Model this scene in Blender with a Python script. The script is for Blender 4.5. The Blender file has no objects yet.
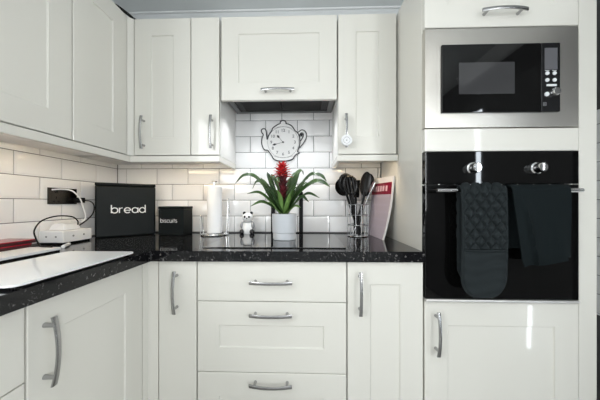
import bpy, bmesh, math, random
from mathutils import Vector, Matrix
random.seed(7)
C = bpy.context.scene.collection
R = math.radians

# ------------------------------------------------------------------ materials
def mat(name, col, rough=0.5, metal=0.0, spec=0.5, emit=None, estr=0.0, coat=0.0, trans=0.0, ior=1.5):
    m = bpy.data.materials.new(name); m.use_nodes = True
    b = m.node_tree.nodes['Principled BSDF']
    b.inputs['Base Color'].default_value = (*col, 1)
    b.inputs['Roughness'].default_value = rough
    b.inputs['Metallic'].default_value = metal
    b.inputs['Specular IOR Level'].default_value = spec
    b.inputs['Coat Weight'].default_value = coat
    b.inputs['Transmission Weight'].default_value = trans
    b.inputs['IOR'].default_value = ior
    if emit:
        b.inputs['Emission Color'].default_value = (*emit, 1)
        b.inputs['Emission Strength'].default_value = estr
    return m

def noisy(m, scale=(1, 1, 1), ns=30, detail=4, c0=None, c1=None, lo=0.4, hi=0.6, bump=0.0, bdist=0.002, rough=None):
    """procedural noise driving colour, bump or roughness of a principled material"""
    nt = m.node_tree; b = nt.nodes['Principled BSDF']
    tc = nt.nodes.new('ShaderNodeTexCoord'); mp = nt.nodes.new('ShaderNodeMapping')
    mp.inputs['Scale'].default_value = scale
    nt.links.new(tc.outputs['Object'], mp.inputs['Vector'])
    n = nt.nodes.new('ShaderNodeTexNoise'); n.inputs['Scale'].default_value = ns; n.inputs['Detail'].default_value = detail
    nt.links.new(mp.outputs['Vector'], n.inputs['Vector'])
    if c0:
        r = nt.nodes.new('ShaderNodeValToRGB')
        r.color_ramp.elements[0].position = lo; r.color_ramp.elements[0].color = (*c0, 1)
        r.color_ramp.elements[1].position = hi; r.color_ramp.elements[1].color = (*c1, 1)
        nt.links.new(n.outputs['Fac'], r.inputs['Fac']); nt.links.new(r.outputs['Color'], b.inputs['Base Color'])
    if bump:
        bp = nt.nodes.new('ShaderNodeBump'); bp.inputs['Strength'].default_value = bump; bp.inputs['Distance'].default_value = bdist
        nt.links.new(n.outputs['Fac'], bp.inputs['Height']); nt.links.new(bp.outputs['Normal'], b.inputs['Normal'])
    if rough:
        mr = nt.nodes.new('ShaderNodeMapRange'); mr.inputs['To Min'].default_value = rough[0]; mr.inputs['To Max'].default_value = rough[1]
        nt.links.new(n.outputs['Fac'], mr.inputs['Value']); nt.links.new(mr.outputs['Result'], b.inputs['Roughness'])
    return m

IVORY = noisy(mat('ivory_paint', (0.73, 0.715, 0.655), 0.32, coat=0.5), ns=6, rough=(0.28, 0.36))
IVORY.node_tree.nodes['Principled BSDF'].inputs['Coat Roughness'].default_value = 0.05
CARC = mat('cabinet_carcass', (0.78, 0.775, 0.75), 0.4)
DARKGAP = mat('shadow_gap', (0.05, 0.05, 0.05), 0.8)
TILE = noisy(mat('white_tile_glaze', (0.88, 0.88, 0.88), 0.07), ns=4, detail=2, bump=0.10, bdist=0.004)
GROUT = mat('grey_grout', (0.13, 0.13, 0.133), 0.9)
PAINT = mat('wall_paint', (0.70, 0.72, 0.72), 0.7)
CEIL = mat('ceiling_paint', (0.74, 0.765, 0.765), 0.8)
WTRIM = mat('white_trim', (0.82, 0.83, 0.83), 0.4)
NICKEL = mat('satin_nickel', (0.40, 0.40, 0.40), 0.26, 1.0)
CHROME = mat('chrome', (0.78, 0.78, 0.78), 0.12, 1.0)
WIRE = mat('chrome_wire', (0.55, 0.55, 0.56), 0.2, 1.0)
STEEL = noisy(mat('brushed_steel', (0.56, 0.54, 0.50), 0.3, 1.0), scale=(1, 1, 60), ns=12, bump=0.05, bdist=0.001, rough=(0.26, 0.4))
BGLASS = mat('black_glass', (0.003, 0.003, 0.003), 0.03, spec=0.42)
HOBG = mat('hob_glass', (0.004, 0.004, 0.005), 0.02, ior=2.6)
BPANEL = mat('black_panel', (0.010, 0.010, 0.011), 0.12)
WINGLASS = noisy(mat('oven_mesh_glass', (0.045, 0.045, 0.047), 0.08), ns=300, rough=(0.05, 0.1))
BLACKP = mat('black_plastic', (0.006, 0.006, 0.0065), 0.24, spec=0.22)
BLACKM = noisy(mat('black_metal_matt', (0.007, 0.0095, 0.010), 0.45, spec=0.12), ns=80, bump=0.02, bdist=0.0005)
SILVERP = mat('silver_print', (0.75, 0.77, 0.78), 0.4)
WPLAST = mat('white_plastic', (0.82, 0.83, 0.84), 0.35)
GPLAST = mat('grey_plastic', (0.25, 0.26, 0.27), 0.4)
LCD = mat('display_grey', (0.12, 0.12, 0.13), 0.15)
POT = noisy(mat('pot_glaze', (0.56, 0.585, 0.615), 0.35), ns=8, bump=0.02)
SOIL = noisy(mat('soil', (0.03, 0.022, 0.015), 0.95), ns=90, bump=0.8, bdist=0.004)
LEAF = noisy(mat('leaf_green', (0.035, 0.085, 0.022), 0.34), scale=(1, 1, 1), ns=14, c0=(0.016, 0.045, 0.014), c1=(0.07, 0.14, 0.035), lo=0.35, hi=0.7)
LEAFB = mat('leaf_bright', (0.13, 0.24, 0.06), 0.36)
RED = noisy(mat('bract_red', (0.75, 0.02, 0.02), 0.4), ns=40, c0=(0.38, 0.004, 0.008), c1=(0.70, 0.03, 0.03), lo=0.3, hi=0.7)
DRED = noisy(mat('bract_dark', (0.16, 0.012, 0.02), 0.45), ns=40, c0=(0.035, 0.008, 0.009), c1=(0.17, 0.012, 0.02), lo=0.35, hi=0.7)
PAPER = noisy(mat('paper_towel', (0.86, 0.87, 0.88), 0.9), ns=120, bump=0.25, bdist=0.001)
TERRY = noisy(mat('tea_towel_cloth', (0.006, 0.0095, 0.0105), 0.95, spec=0.15), ns=500, bump=0.5, bdist=0.001)
QUILT = noisy(mat('quilted_cotton', (0.010, 0.0145, 0.016), 0.85, spec=0.3), ns=300, bump=0.3, bdist=0.001)
CASERED = mat('red_case', (0.36, 0.012, 0.03), 0.22)
CASEDRK = mat('dark_case', (0.045, 0.006, 0.008), 0.35)
WGLASS = noisy(mat('white_glass', (0.90, 0.91, 0.905), 0.06), ns=3)
LGREY = mat('light_grey', (0.55, 0.56, 0.56), 0.4)
COVER = mat('cover_lilac', (0.47, 0.40, 0.46), 0.35)
COVERW = mat('cover_white', (0.78, 0.76, 0.75), 0.4)
BANDR = mat('cover_crimson', (0.22, 0.006, 0.03), 0.35)
PINKT = mat('cover_text', (0.70, 0.45, 0.50), 0.5)
GREYT = mat('cover_small_text', (0.50, 0.43, 0.50), 0.5)
FACE = mat('clock_face', (0.80, 0.80, 0.79), 0.35)
INK = mat('clock_ink', (0.03, 0.03, 0.035), 0.5)
INKG = mat('clock_ink_grey', (0.22, 0.22, 0.23), 0.5)
SOCK = mat('black_nickel', (0.075, 0.068, 0.058), 0.22, 1.0)
LEDM = mat('led_dots', (1, 1, 1), 0.5, emit=(1.0, 0.80, 0.52), estr=70.0)
CERAM = mat('white_ceramic', (0.80, 0.81, 0.81), 0.12)
CERAMK = mat('black_ceramic', (0.02, 0.02, 0.022), 0.15)
CERAMG = mat('grey_ceramic', (0.33, 0.34, 0.35), 0.15)
FILT = noisy(mat('hood_filter', (0.010, 0.010, 0.010), 0.5, 0.0, spec=0.15), ns=200, bump=0.2)
HOODG = mat('hood_grey', (0.20, 0.205, 0.205), 0.4, 0.5)
FLOORM = noisy(mat('floor_vinyl', (0.30, 0.29, 0.275), 0.35), ns=5, c0=(0.24, 0.23, 0.22), c1=(0.34, 0.33, 0.31))
def granite():
    m = mat('black_speckled_laminate', (0.008, 0.008, 0.009), 0.07, spec=0.35)
    nt = m.node_tree; b = nt.nodes['Principled BSDF']
    tc = nt.nodes.new('ShaderNodeTexCoord')
    n1 = nt.nodes.new('ShaderNodeTexNoise'); n1.inputs['Scale'].default_value = 95; n1.inputs['Detail'].default_value = 6; n1.inputs['Distortion'].default_value = 1.2
    n2 = nt.nodes.new('ShaderNodeTexNoise'); n2.inputs['Scale'].default_value = 90; n2.inputs['Detail'].default_value = 3
    for n in (n1, n2): nt.links.new(tc.outputs['Object'], n.inputs['Vector'])
    r1 = nt.nodes.new('ShaderNodeValToRGB'); e = r1.color_ramp.elements
    e[0].position = 0.61; e[0].color = (0.006, 0.006, 0.007, 1); e[1].position = 0.73; e[1].color = (0.26, 0.25, 0.24, 1)
    r2 = nt.nodes.new('ShaderNodeValToRGB'); e = r2.color_ramp.elements
    e[0].position = 0.67; e[0].color = (0, 0, 0, 1); e[1].position = 0.78; e[1].color = (0.22, 0.21, 0.20, 1)
    nt.links.new(n1.outputs['Fac'], r1.inputs['Fac']); nt.links.new(n2.outputs['Fac'], r2.inputs['Fac'])
    mx = nt.nodes.new('ShaderNodeMixRGB'); mx.blend_type = 'ADD'; mx.inputs['Fac'].default_value = 1
    nt.links.new(r1.outputs['Color'], mx.inputs['Color1']); nt.links.new(r2.outputs['Color'], mx.inputs['Color2'])
    nt.links.new(mx.outputs['Color'], b.inputs['Base Color'])
    return m
GRANITE = granite()

# ------------------------------------------------------------------ mesh helpers
def BM(): return bmesh.new()
def box(bm, x0, x1, y0, y1, z0, z1, bev=0.0, mi=0, seg=2):
    vs = [bm.verts.new(p) for p in ((x0,y0,z0),(x1,y0,z0),(x1,y1,z0),(x0,y1,z0),(x0,y0,z1),(x1,y0,z1),(x1,y1,z1),(x0,y1,z1))]
    fs = [bm.faces.new([vs[i] for i in q]) for q in ((0,3,2,1),(4,5,6,7),(0,1,5,4),(1,2,6,5),(2,3,7,6),(3,0,4,7))]
    for f in fs: f.material_index = mi
    if bev:
        es = list({e for f in fs for e in f.edges})
        r = bmesh.ops.bevel(bm, geom=es, offset=bev, segments=seg, profile=0.5, affect='EDGES')
        for f in r['faces']: f.material_index = mi
    return bm
def quad(bm, pts, mi=0):
    f = bm.faces.new([bm.verts.new(p) for p in pts]); f.material_index = mi; return f
def catmull(pts, n):
    P = [Vector(p) for p in pts]; out = []
    P = [2*P[0]-P[1]] + P + [2*P[-1]-P[-2]]
    segs = len(P) - 3
    for i in range(segs):
        a, b, c, d = P[i:i+4]
        for k in range(n):
            t = k / n
            out.append(0.5*((2*b) + (c-a)*t + (2*a-5*b+4*c-d)*t*t + (3*b-a-3*c+d)*t**3))
    out.append(P[-2]); return out
def tube(bm, pts, r, n=8, mi=0, closed=False, flat=1.0, caps=True):
    P = [Vector(p) for p in pts]; m = len(P); rings = []
    up = None
    for i, p in enumerate(P):
        a = P[(i-1) % m] if (closed or i > 0) else p
        b = P[(i+1) % m] if (closed or i < m-1) else p
        t = (b - a).normalized()
        if up is None:
            up = Vector((0, 0, 1)) if abs(t.z) < 0.9 else Vector((0, 1, 0))
        s = t.cross(up)
        if s.length < 1e-6: s = t.orthogonal()
        s.normalize(); up = s.cross(t).normalized()
        rr = r(i/(m-1)) if callable(r) else r
        rings.append([bm.verts.new(p + s*rr*math.cos(2*math.pi*k/n) + up*rr*flat*math.sin(2*math.pi*k/n)) for k in range(n)])
    for i in range(m if closed else m-1):
        A, B = rings[i], rings[(i+1) % m]
        for k in range(n):
            f = bm.faces.new((A[k], A[(k+1) % n], B[(k+1) % n], B[k])); f.material_index = mi
    if caps and not closed:
        bm.faces.new(rings[0][::-1]).material_index = mi; bm.faces.new(rings[-1]).material_index = mi
    return bm
def lathe(bm, prof, c=(0, 0, 0), n=32, mi=0, axis='Z', sx=1.0, sy=1.0):
    rings = []
    def P(r, h, a):
        x, y = r*math.cos(a)*sx, r*math.sin(a)*sy
        if axis == 'Z': return (c[0]+x, c[1]+y, c[2]+h)
        if axis == 'Y': return (c[0]+x, c[1]+h, c[2]+y)
        return (c[0]+h, c[1]+x, c[2]+y)
    for r, h in prof:
        if r < 1e-6: rings.append([bm.verts.new(P(0, h, 0))])
        else: rings.append([bm.verts.new(P(r, h, 2*math.pi*k/n)) for k in range(n)])
    for A, B in zip(rings, rings[1:]):
        for k in range(n):
            k2 = (k+1) % n
            if len(A) == 1 and len(B) == 1: continue
            if len(A) == 1: f = bm.faces.new((A[0], B[k], B[k2]))
            elif len(B) == 1: f = bm.faces.new((A[k], A[k2], B[0]))
            else: f = bm.faces.new((A[k], A[k2], B[k2], B[k]))
            f.material_index = mi
    return bm
def prism(bm, poly, y0, y1, mi=0, mi_side=None):
    """poly of (x,z) extruded along y"""
    a = [bm.verts.new((x, y0, z)) for x, z in poly]; b = [bm.verts.new((x, y1, z)) for x, z in poly]
    f = bm.faces.new(a); f.material_index = mi; f = bm.faces.new(b[::-1]); f.material_index = mi
    n = len(poly)
    for i in range(n):
        f = bm.faces.new((a[i], b[i], b[(i+1) % n], a[(i+1) % n])); f.material_index = mi if mi_side is None else mi_side
    return bm
def prismz(bm, poly, z0, z1, bev=0.0, mi=0):
    a = [bm.verts.new((x, y, z0)) for x, y in poly]; b = [bm.verts.new((x, y, z1)) for x, y in poly]
    fs = [bm.faces.new(a[::-1]), bm.faces.new(b)]; n = len(poly)
    for i in range(n): fs.append(bm.faces.new((a[i], a[(i+1) % n], b[(i+1) % n], b[i])))
    if bev:
        es = list({e for f in fs for e in f.edges})
        bmesh.ops.bevel(bm, geom=es, offset=bev, segments=3, profile=0.5, affect='EDGES')
    return bm
def ball(bm, c, rx, ry, rz, mi=0, n=20, m=12):
    prof = [(math.sin(math.pi*i/m), -math.cos(math.pi*i/m)) for i in range(m+1)]
    prof[0] = (0, -1); prof[-1] = (0, 1)
    rings = []
    for r, h in prof:
        if r < 1e-6: rings.append([bm.verts.new((c[0], c[1], c[2]+h*rz))])
        else: rings.append([bm.verts.new((c[0]+r*rx*math.cos(2*math.pi*k/n), c[1]+r*ry*math.sin(2*math.pi*k/n), c[2]+h*rz)) for k in range(n)])
    for A, B in zip(rings, rings[1:]):
        for k in range(n):
            k2 = (k+1) % n
            if len(A) == 1: f = bm.faces.new((A[0], B[k2], B[k]))
            elif len(B) == 1: f = bm.faces.new((A[k], A[k2], B[0]))
            else: f = bm.faces.new((A[k], A[k2], B[k2], B[k]))
            f.material_index = mi
    return bm

WM = {}
def obj(name, bm, mats, parent=None, world=False, angle=35, recalc=True):
    me = bpy.data.meshes.new(name)
    if recalc: bmesh.ops.recalc_face_normals(bm, faces=bm.faces)
    if world and parent is not None: bm.transform(WM[parent].inverted())
    for f in bm.faces: f.smooth = True
    for e in bm.edges:
        if len(e.link_faces) == 2:
            a = e.calc_face_angle(0); p, q = (f.calc_area() for f in e.link_faces)
            e.smooth = not (a > R(angle) or (a > R(4) and max(p, q) > 8*min(p, q)))
    bm.to_mesh(me); bm.free()
    for m in (mats if isinstance(mats, (list, tuple)) else [mats]): me.materials.append(m)
    o = bpy.data.objects.new(name, me); C.objects.link(o)
    if parent is not None: o.parent = parent; WM[o] = WM[parent]
    else: WM[o] = Matrix.Identity(4)
    return o
def inst(name, me, parent, M):
    o = bpy.data.objects.new(name, me); C.objects.link(o); o.parent = parent; o.matrix_local = M; WM[o] = WM[parent] @ M; return o
def tag(o, label, cat, group=None):
    o['label'] = label; o['category'] = cat
    if group: o['group'] = group
    return o
def thing(name, label, cat, loc=(0, 0, 0), rz=0, group=None):
    o = bpy.data.objects.new(name, None); o.empty_display_size = 0.05; C.objects.link(o)
    o.location = loc; o.rotation_euler = (0, 0, rz); WM[o] = Matrix.Translation(loc) @ Matrix.Rotation(rz, 4, 'Z')
    return tag(o, label, cat, group)
def struct(name, bm, mats):
    o = obj(name, bm, mats); o['kind'] = 'structure'; return o
def textmesh(s, size, ext=0.0006, bold=0.0, spacing=1.0):
    cu = bpy.data.curves.new('lettering', 'FONT'); cu.body = s; cu.size = size; cu.extrude = ext; cu.offset = bold
    cu.align_x = 'CENTER'; cu.align_y = 'CENTER'; cu.space_character = spacing; cu.resolution_u = 4
    o = bpy.data.objects.new('lettering', cu); C.objects.link(o)
    dg = bpy.context.evaluated_depsgraph_get(); dg.update()
    me = bpy.data.meshes.new_from_object(o.evaluated_get(dg))
    bpy.data.objects.remove(o); bpy.data.curves.remove(cu)
    return me
def text(name, s, size, m, parent, M, bold=0.0, spacing=1.0):
    me = textmesh(s, size, bold=bold, spacing=spacing); me.name = name; me.materials.clear(); me.materials.append(m)
    return inst(name, me, parent, M)
GLYPH = {'b': (1.0, [('l', (0, 0), (0, 1.55)), ('o', .5, .5, .5, 0, 360)]), 'r': (.55, [('l', (0, 0), (0, 1)), ('o', .42, .55, .42, 75, 180)]),
  'e': (1.0, [('o', .5, .5, .5, 0, 318), ('l', (0, .5), (1, .5))]), 'a': (1.0, [('o', .5, .5, .5, 0, 360), ('l', (1, 0), (1, 1))]),
  'd': (1.0, [('o', .5, .5, .5, 0, 360), ('l', (1, 0), (1, 1.55))]), 'i': (0.16, [('l', (.08, 0), (.08, 1)), ('l', (.08, 1.36), (.08, 1.42))]),
  'c': (.85, [('o', .5, .5, .5, 45, 315)]), 'u': (.8, [('l', (0, 1), (0, .4)), ('o', .4, .4, .4, 180, 360), ('l', (.8, 1), (.8, 0))]),
  't': (.45, [('l', (.2, 1.4), (.2, 0)), ('l', (0, 1), (.45, 1))]),
  's': (.55, [('o', .28, .75, .25, 30, 270), ('o', .28, .25, .27, 90, -150)])}
def lettering(word, xh, stroke, gap, m, parent, cx, y, zbase, name='lettering'):
    """round sans lettering of even strokes on the plane y, centred on cx"""
    total = sum(GLYPH[c][0] for c in word) + gap*(len(word)-1); x0 = cx - total*xh/2
    bm = BM()
    for c in word:
        wd, parts = GLYPH[c]
        for p in parts:
            if p[0] == 'l': pts = [p[1], p[2]]
            else: pts = [(p[1]+p[3]*math.cos(R(p[4]+(p[5]-p[4])*k/20)), p[2]+p[3]*math.sin(R(p[4]+(p[5]-p[4])*k/20))) for k in range(21)]
            tube(bm, [(x0+q[0]*xh, y, zbase+q[1]*xh) for q in pts], stroke, 6)
        x0 += (wd+gap)*xh
    for v in bm.verts: v.co.y = y + (v.co.y-y)*0.12
    return obj(name, bm, m, parent)
FRONT = Matrix.Rotation(R(90), 4, 'X')          # text lying in XY -> standing, facing -Y

# ------------------------------------------------------------------ the room
YB, XL, XR, YR, ZC = 1.580, -1.226, 1.56, -2.2, 2.332
PH, PW = 0.1013, 0.2016
WX0, WX1, WZ0, WZ1 = -0.95, 1.05, 0.95, 2.12
LY0, LY1 = -1.15, -0.20
def tiles(bm, a0, a1, z0, z1, offs_odd, offs_even, place, pw=PW, zb=0.9155):
    """bevelled metro tiles; place(a, z, h) maps wall coordinates to a point, h = height above the grout"""
    g, bv, hh = 0.0016, 0.009, 0.0065
    k0 = int(math.floor((z0-zb)/PH)); k1 = int(math.ceil((z1-zb)/PH))
    for k in range(k0, k1):
        lo, hi = max(z0, zb+k*PH+g), min(z1, zb+(k+1)*PH-g)
        if hi-lo < 0.004: continue
        off = offs_odd if k % 2 else offs_even
        n0 = int(math.floor((a0-off)/pw)); n1 = int(math.ceil((a1-off)/pw))
        for n in range(n0, n1):
            l, r = max(a0, off+n*pw+g), min(a1, off+(n+1)*pw-g)
            if r-l < 0.004: continue
            bb = min(bv, (r-l)/3, (hi-lo)/3)
            t = random.uniform(-0.0004, 0.0004); s = random.uniform(-0.0004, 0.0004)
            A = [(l, lo), (r, lo), (r, hi), (l, hi)]; B = [(l+bb, lo+bb), (r-bb, lo+bb), (r-bb, hi-bb), (l+bb, hi-bb)]
            va = [bm.verts.new(place(x, z, 0)) for x, z in A]
            vm = [bm.verts.new(place(x, z, 0.0035)) for x, z in A]
            hs = [hh+t+s, hh-t+s, hh-t-s, hh+t-s]
            vb = [bm.verts.new(place(x, z, h)) for (x, z), h in zip(B, hs)]
            fs = [bm.faces.new(vb)]
            for i in range(4):
                j = (i+1) % 4
                fs.append(bm.faces.new((va[i], va[j], vm[j], vm[i]))); fs.append(bm.faces.new((vm[i], vm[j], vb[j], vb[i])))
            for f in fs: f.material_index = 1
G = 0.0065
b = BM(); box(b, XL-0.15, XR+0.15, YB+G, YB+0.15, -0.1, ZC+0.1)
for f in b.faces: f.material_index = 2
quad(b, [(XL-G, YB+G-0.0004, 0.9), (0.5, YB+G-0.0004, 0.9), (0.5, YB+G-0.0004, 1.75), (XL-G, YB+G-0.0004, 1.75)], 0)
tiles(b, XL, 0.458, 0.9155, 1.74, -0.364, -0.265, lambda x, z, h: (x, YB+G-h, z))
struct('wall_back', b, [GROUT, TILE, PAINT])
b = BM(); box(b, XL-0.15, XL-G, YR-0.15, LY0, -0.1, ZC+0.1); box(b, XL-0.15, XL-G, LY1, YB+G, -0.1, ZC+0.1)
box(b, XL-0.15, XL-G, LY0, LY1, -0.1, WZ0); box(b, XL-0.15, XL-G, LY0, LY1, WZ1, ZC+0.1)
for f in b.faces: f.material_index = 2
quad(b, [(XL-G+0.0004, -0.1, 0.9), (XL-G+0.0004, YB+G, 0.9), (XL-G+0.0004, YB+G, 1.42), (XL-G+0.0004, -0.1, 1.42)], 0)
tiles(b, -0.1, YB, 0.9155, 1.40, 1.010, 1.113, lambda y, z, h: (XL-G+h, y, z), pw=0.205)
struct('wall_left', b, [GROUT, TILE, PAINT])
b = BM()
VY0, VY1 = -2.15, -1.35
box(b, XR, XR+0.15, YR-0.15, VY0, -0.1, ZC+0.1); box(b, XR, XR+0.15, VY1, YB+G, -0.1, ZC+0.1)
box(b, XR, XR+0.15, VY0, VY1, -0.1, WZ0); box(b, XR, XR+0.15, VY0, VY1, WZ1, ZC+0.1)
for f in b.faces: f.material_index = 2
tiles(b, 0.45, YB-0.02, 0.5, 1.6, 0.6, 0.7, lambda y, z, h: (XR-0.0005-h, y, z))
struct('wall_right', b, [GROUT, TILE, mat('unlit_wall_tone', (0.07, 0.07, 0.072), 0.7)])  # dark colour stands in for the unlit right side of the room
b = BM()
box(b, XL-0.15, WX0, YR-0.15, YR, -0.1, ZC+0.1); box(b, WX1, XR+0.15, YR-0.15, YR, -0.1, ZC+0.1)
box(b, WX0, WX1, YR-0.15, YR, -0.1, WZ0); box(b, WX0, WX1, YR-0.15, YR, WZ1, ZC+0.1)
struct('wall_rear', b, [PAINT])
b = BM()
for x0, x1, z0, z1 in ((WX0, WX0+.05, WZ0, WZ1), (WX1-.05, WX1, WZ0, WZ1), (WX0, WX1, WZ0, WZ0+.05), (WX0, WX1, WZ1-.05, WZ1), (0.02, 0.08, WZ0, WZ1)):
    box(b, x0, x1, YR-0.10, YR-0.04, z0, z1, 0.004)
struct('window_1', b, [WTRIM])
b = BM()
for y0, y1, z0, z1 in ((VY0, VY0+.05, WZ0, WZ1), (VY1-.05, VY1, WZ0, WZ1), (VY0, VY1, WZ0, WZ0+.05), (VY0, VY1, WZ1-.05, WZ1)): box(b, XR+0.04, XR+0.10, y0, y1, z0, z1, 0.004)
struct('fill_window_right', b, [WTRIM])  # unseen window, added to let side light onto the left run
b = BM()
for y0, y1, z0, z1 in ((LY0, LY0+.05, WZ0, WZ1), (LY1-.05, LY1, WZ0, WZ1), (LY0, LY1, WZ0, WZ0+.05), (LY0, LY1, WZ1-.05, WZ1)): box(b, XL-0.10, XL-0.04, y0, y1, z0, z1, 0.004)
struct('fill_window_left', b, [WTRIM])  # unseen window, added to brighten the side of the oven housing
b = BM(); box(b, XL-0.15, XR+0.15, YR-0.15, YB+0.15, ZC, ZC+0.1); struct('ceiling', b, [CEIL])
b = BM(); box(b, XL-0.15, XR+0.15, YR-0.15, YB+0.15, -0.1, 0.0); struct('floor', b, [FLOORM])
# white bead where the back wall meets the ceiling, and the coving of the right wall
b = BM(); box(b, XL, XR, YB-0.006, YB+G, ZC-0.012, ZC-0.0005, 0.003); struct('trim_1', b, [WTRIM])
b = BM(); prism(b, [(XR-0.09, ZC-0.0005), (XR, ZC-0.0005), (XR, ZC-0.09), (XR-0.02, ZC-0.085), (XR-0.08, ZC-0.02)], -0.55, YB-0.01); struct('trim_2', b, [WTRIM])
# side door in the right wall, with added glowing strips that mirror as streaks
STREAKGLOW = mat('streak_glow', (0.8, 0.85, 0.9), 0.3, emit=(0.85, 0.93, 1.0), estr=22.0)
b = BM(); box(b, XR-0.035, XR-0.003, -0.50, 0.50, 0.0, 2.02, 0.003)
d = struct('door_1', b, [mat('grey_door', (0.10, 0.10, 0.10), 0.5)])
b = BM(); box(b, XR-0.042, XR-0.03, -0.315, -0.262, 0.35, 1.92, 0.002); g1 = obj('glow_strip', b, [STREAKGLOW], d)
b = BM(); box(b, XR-0.042, XR-0.03, 0.230, 0.258, 0.105, 0.40, 0.002); g2 = obj('glow_strip', b, [STREAKGLOW], d)

# ------------------------------------------------------------------ cabinet parts
def bow_handle_bm(L=0.170, posts=0.064, out=0.024, rise=0.012):
    bm = BM(); rings = []; n = 24
    for i in range(n+1):
        t = -1 + 2*i/n; z = t*L/2
        y = -(out + rise*(1-t*t)); w = 0.0058*(1.0 + 0.25*abs(t)**2); th = 0.0032
        ring = []
        for k in range(12):
            a = 2*math.pi*k/12; cx, cy = math.cos(a), math.sin(a)
            ring.append(bm.verts.new((w*math.copysign(abs(cx)**0.6, cx), y + th*math.copysign(abs(cy)**0.6, cy), z)))
        rings.append(ring)
    for A, B in zip(rings, rings[1:]):
        for k in range(12): bm.faces.new((A[k], A[(k+1) % 12], B[(k+1) % 12], B[k]))
    bm.faces.new(rings[0][::-1]); bm.faces.new(rings[-1])
    for s in (-1, 1):
        y1 = -(out + rise*(1-(s*posts*2/L)**2))
        lathe(bm, [(0.0, 0.0), (0.0062, 0.0), (0.0055, y1*0.3), (0.0048, y1), (0, y1)], (0, 0, s*posts), 14, axis='Y')
    return bm
_h = obj('handle', bow_handle_bm(), NICKEL); HANDLE = _h.data; bpy.data.objects.remove(_h)
def handle(parent, x, y, z, vertical=True):
    M = Matrix.Translation((x, y, z))
    if not vertical: M = M @ Matrix.Rotation(R(90), 4, 'Y')
    o = inst('handle', HANDLE, parent, M); o['label'] = 'satin nickel bow handle'; return o
def front_bm(x0, x1, z0, z1, y=0.0, t=0.02, fr=0.089, panel=True, frt=None, frb=None):
    """shaker front facing -Y: frame and recessed panel, or a plain slab"""
    bm = BM(); c = 0.0018
    if not panel: return box(bm, x0, x1, y, y+t, z0, z1, c)
    frt = fr if frt is None else frt; frb = fr if frb is None else frb
    def ring(i0, i1, k0, k1, yy): return [bm.verts.new(p) for p in ((i0, yy, k0), (i1, yy, k0), (i1, yy, k1), (i0, yy, k1))]
    dz = 0.0055
    rs = [ring(x0, x1, z0, z1, y+t), ring(x0, x1, z0, z1, y+c), ring(x0+c, x1-c, z0+c, z1-c, y),
          ring(x0+fr, x1-fr, z0+frb, z1-frt, y), ring(x0+fr+.0015, x1-fr-.0015, z0+frb+.0015, z1-frt-.0015, y+dz*.7),
          ring(x0+fr+.0045, x1-fr-.0045, z0+frb+.0045, z1-frt-.0045, y+dz)]
    for A, B in zip(rs, rs[1:]):
        for i in range(4): bm.faces.new((A[i], A[(i+1) % 4], B[(i+1) % 4], B[i]))
    bm.faces.new(rs[-1]); bm.faces.new(rs[0][::-1])
    return bm
GP = 0.0019   # half gap between fronts

# ---- wall cabinets on the back wall (fronts at Y=1.282) --------------------
FW, ZW0, ZW1 = 1.282, 1.347, 2.065
def wall_unit(x0, x1, label, z0=ZW0, z1=ZW1, panel=True, hx=None, hz=1.464, flap=False, gap=True):
    t = thing('wall_cabinet', label, 'cabinet', (x0, FW, z0), 0, 'wall cabinets')
    w, h = x1-x0, z1-z0
    bm = BM(); box(bm, 0.0005, w-0.0005, 0.0215, YB-0.002-FW, 0.082 if flap else 0, h-0.002, 0.001); obj('body', bm, CARC, t)
    d = obj('flap_door' if flap else 'door', front_bm(GP, w-GP, 0.0030, h-0.002, panel=panel), IVORY, t)
    if hx is not None: handle(d, hx-x0, 0.0, hz-z0, vertical=not flap)
    return t
wall_unit(-0.907, -0.607, 'white wall cabinet with a shaker door in the back left corner above the bread bin', hx=-0.853)
wall_unit(-0.606, -0.456, 'narrow plain white wall cabinet left of the extractor, above the kitchen roll', panel=False, hx=-0.493)
wall_unit(-0.448, 0.152, 'wide white lift-up wall cabinet with horizontal handle over the extractor hood', z0=1.628, hx=-0.151, hz=1.674, flap=True)
wall_unit(0.1555, 0.4535, 'white wall cabinet right of the extractor, a white disc hanging from it', hx=0.1955)
# ---- left wall cabinets (fronts at X=-0.928, local x = world Y) ------------
FL = -0.928
def left_wall_unit(y0, y1, label):
    t = thing('wall_cabinet', label, 'cabinet', (FL, y0, ZW0), R(90), 'wall cabinets')
    w, h = y1-y0, ZW1-ZW0
    bm = BM(); box(bm, 0.0005, w-0.0005, 0.0215, (FL-XL)-0.002, 0, h-0.002, 0.001); obj('body', bm, CARC, t)
    obj('door', front_bm(GP, w-GP, 0.0030, h-0.002, panel=True), IVORY, t)
    return t
left_wall_unit(0.462, 0.961, 'large white shaker wall cabinet at the left edge of the photo')
left_wall_unit(0.963, 1.261, 'white shaker wall cabinet on the left wall beside the corner post')
t = thing('corner_post', 'white square post closing the corner between left and back wall cabinets', 'filler panel', (-0.93, 1.28, ZW0))
b = BM(); prismz(b, [(-0.9285, 1.2625), (-0.9095, 1.2835), (-0.9085, 1.30), (-0.9085, 1.32), (XL+0.003, 1.32), (XL+0.003, 1.2625)], ZW0, ZW1-0.002)
obj('post', b, IVORY, t, world=True)
b = BM(); box(b, XL+0.003, -0.9085, 1.321, YB-0.002, ZW0, ZW1-0.003); obj('blind_body', b, CARC, t, world=True)

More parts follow.
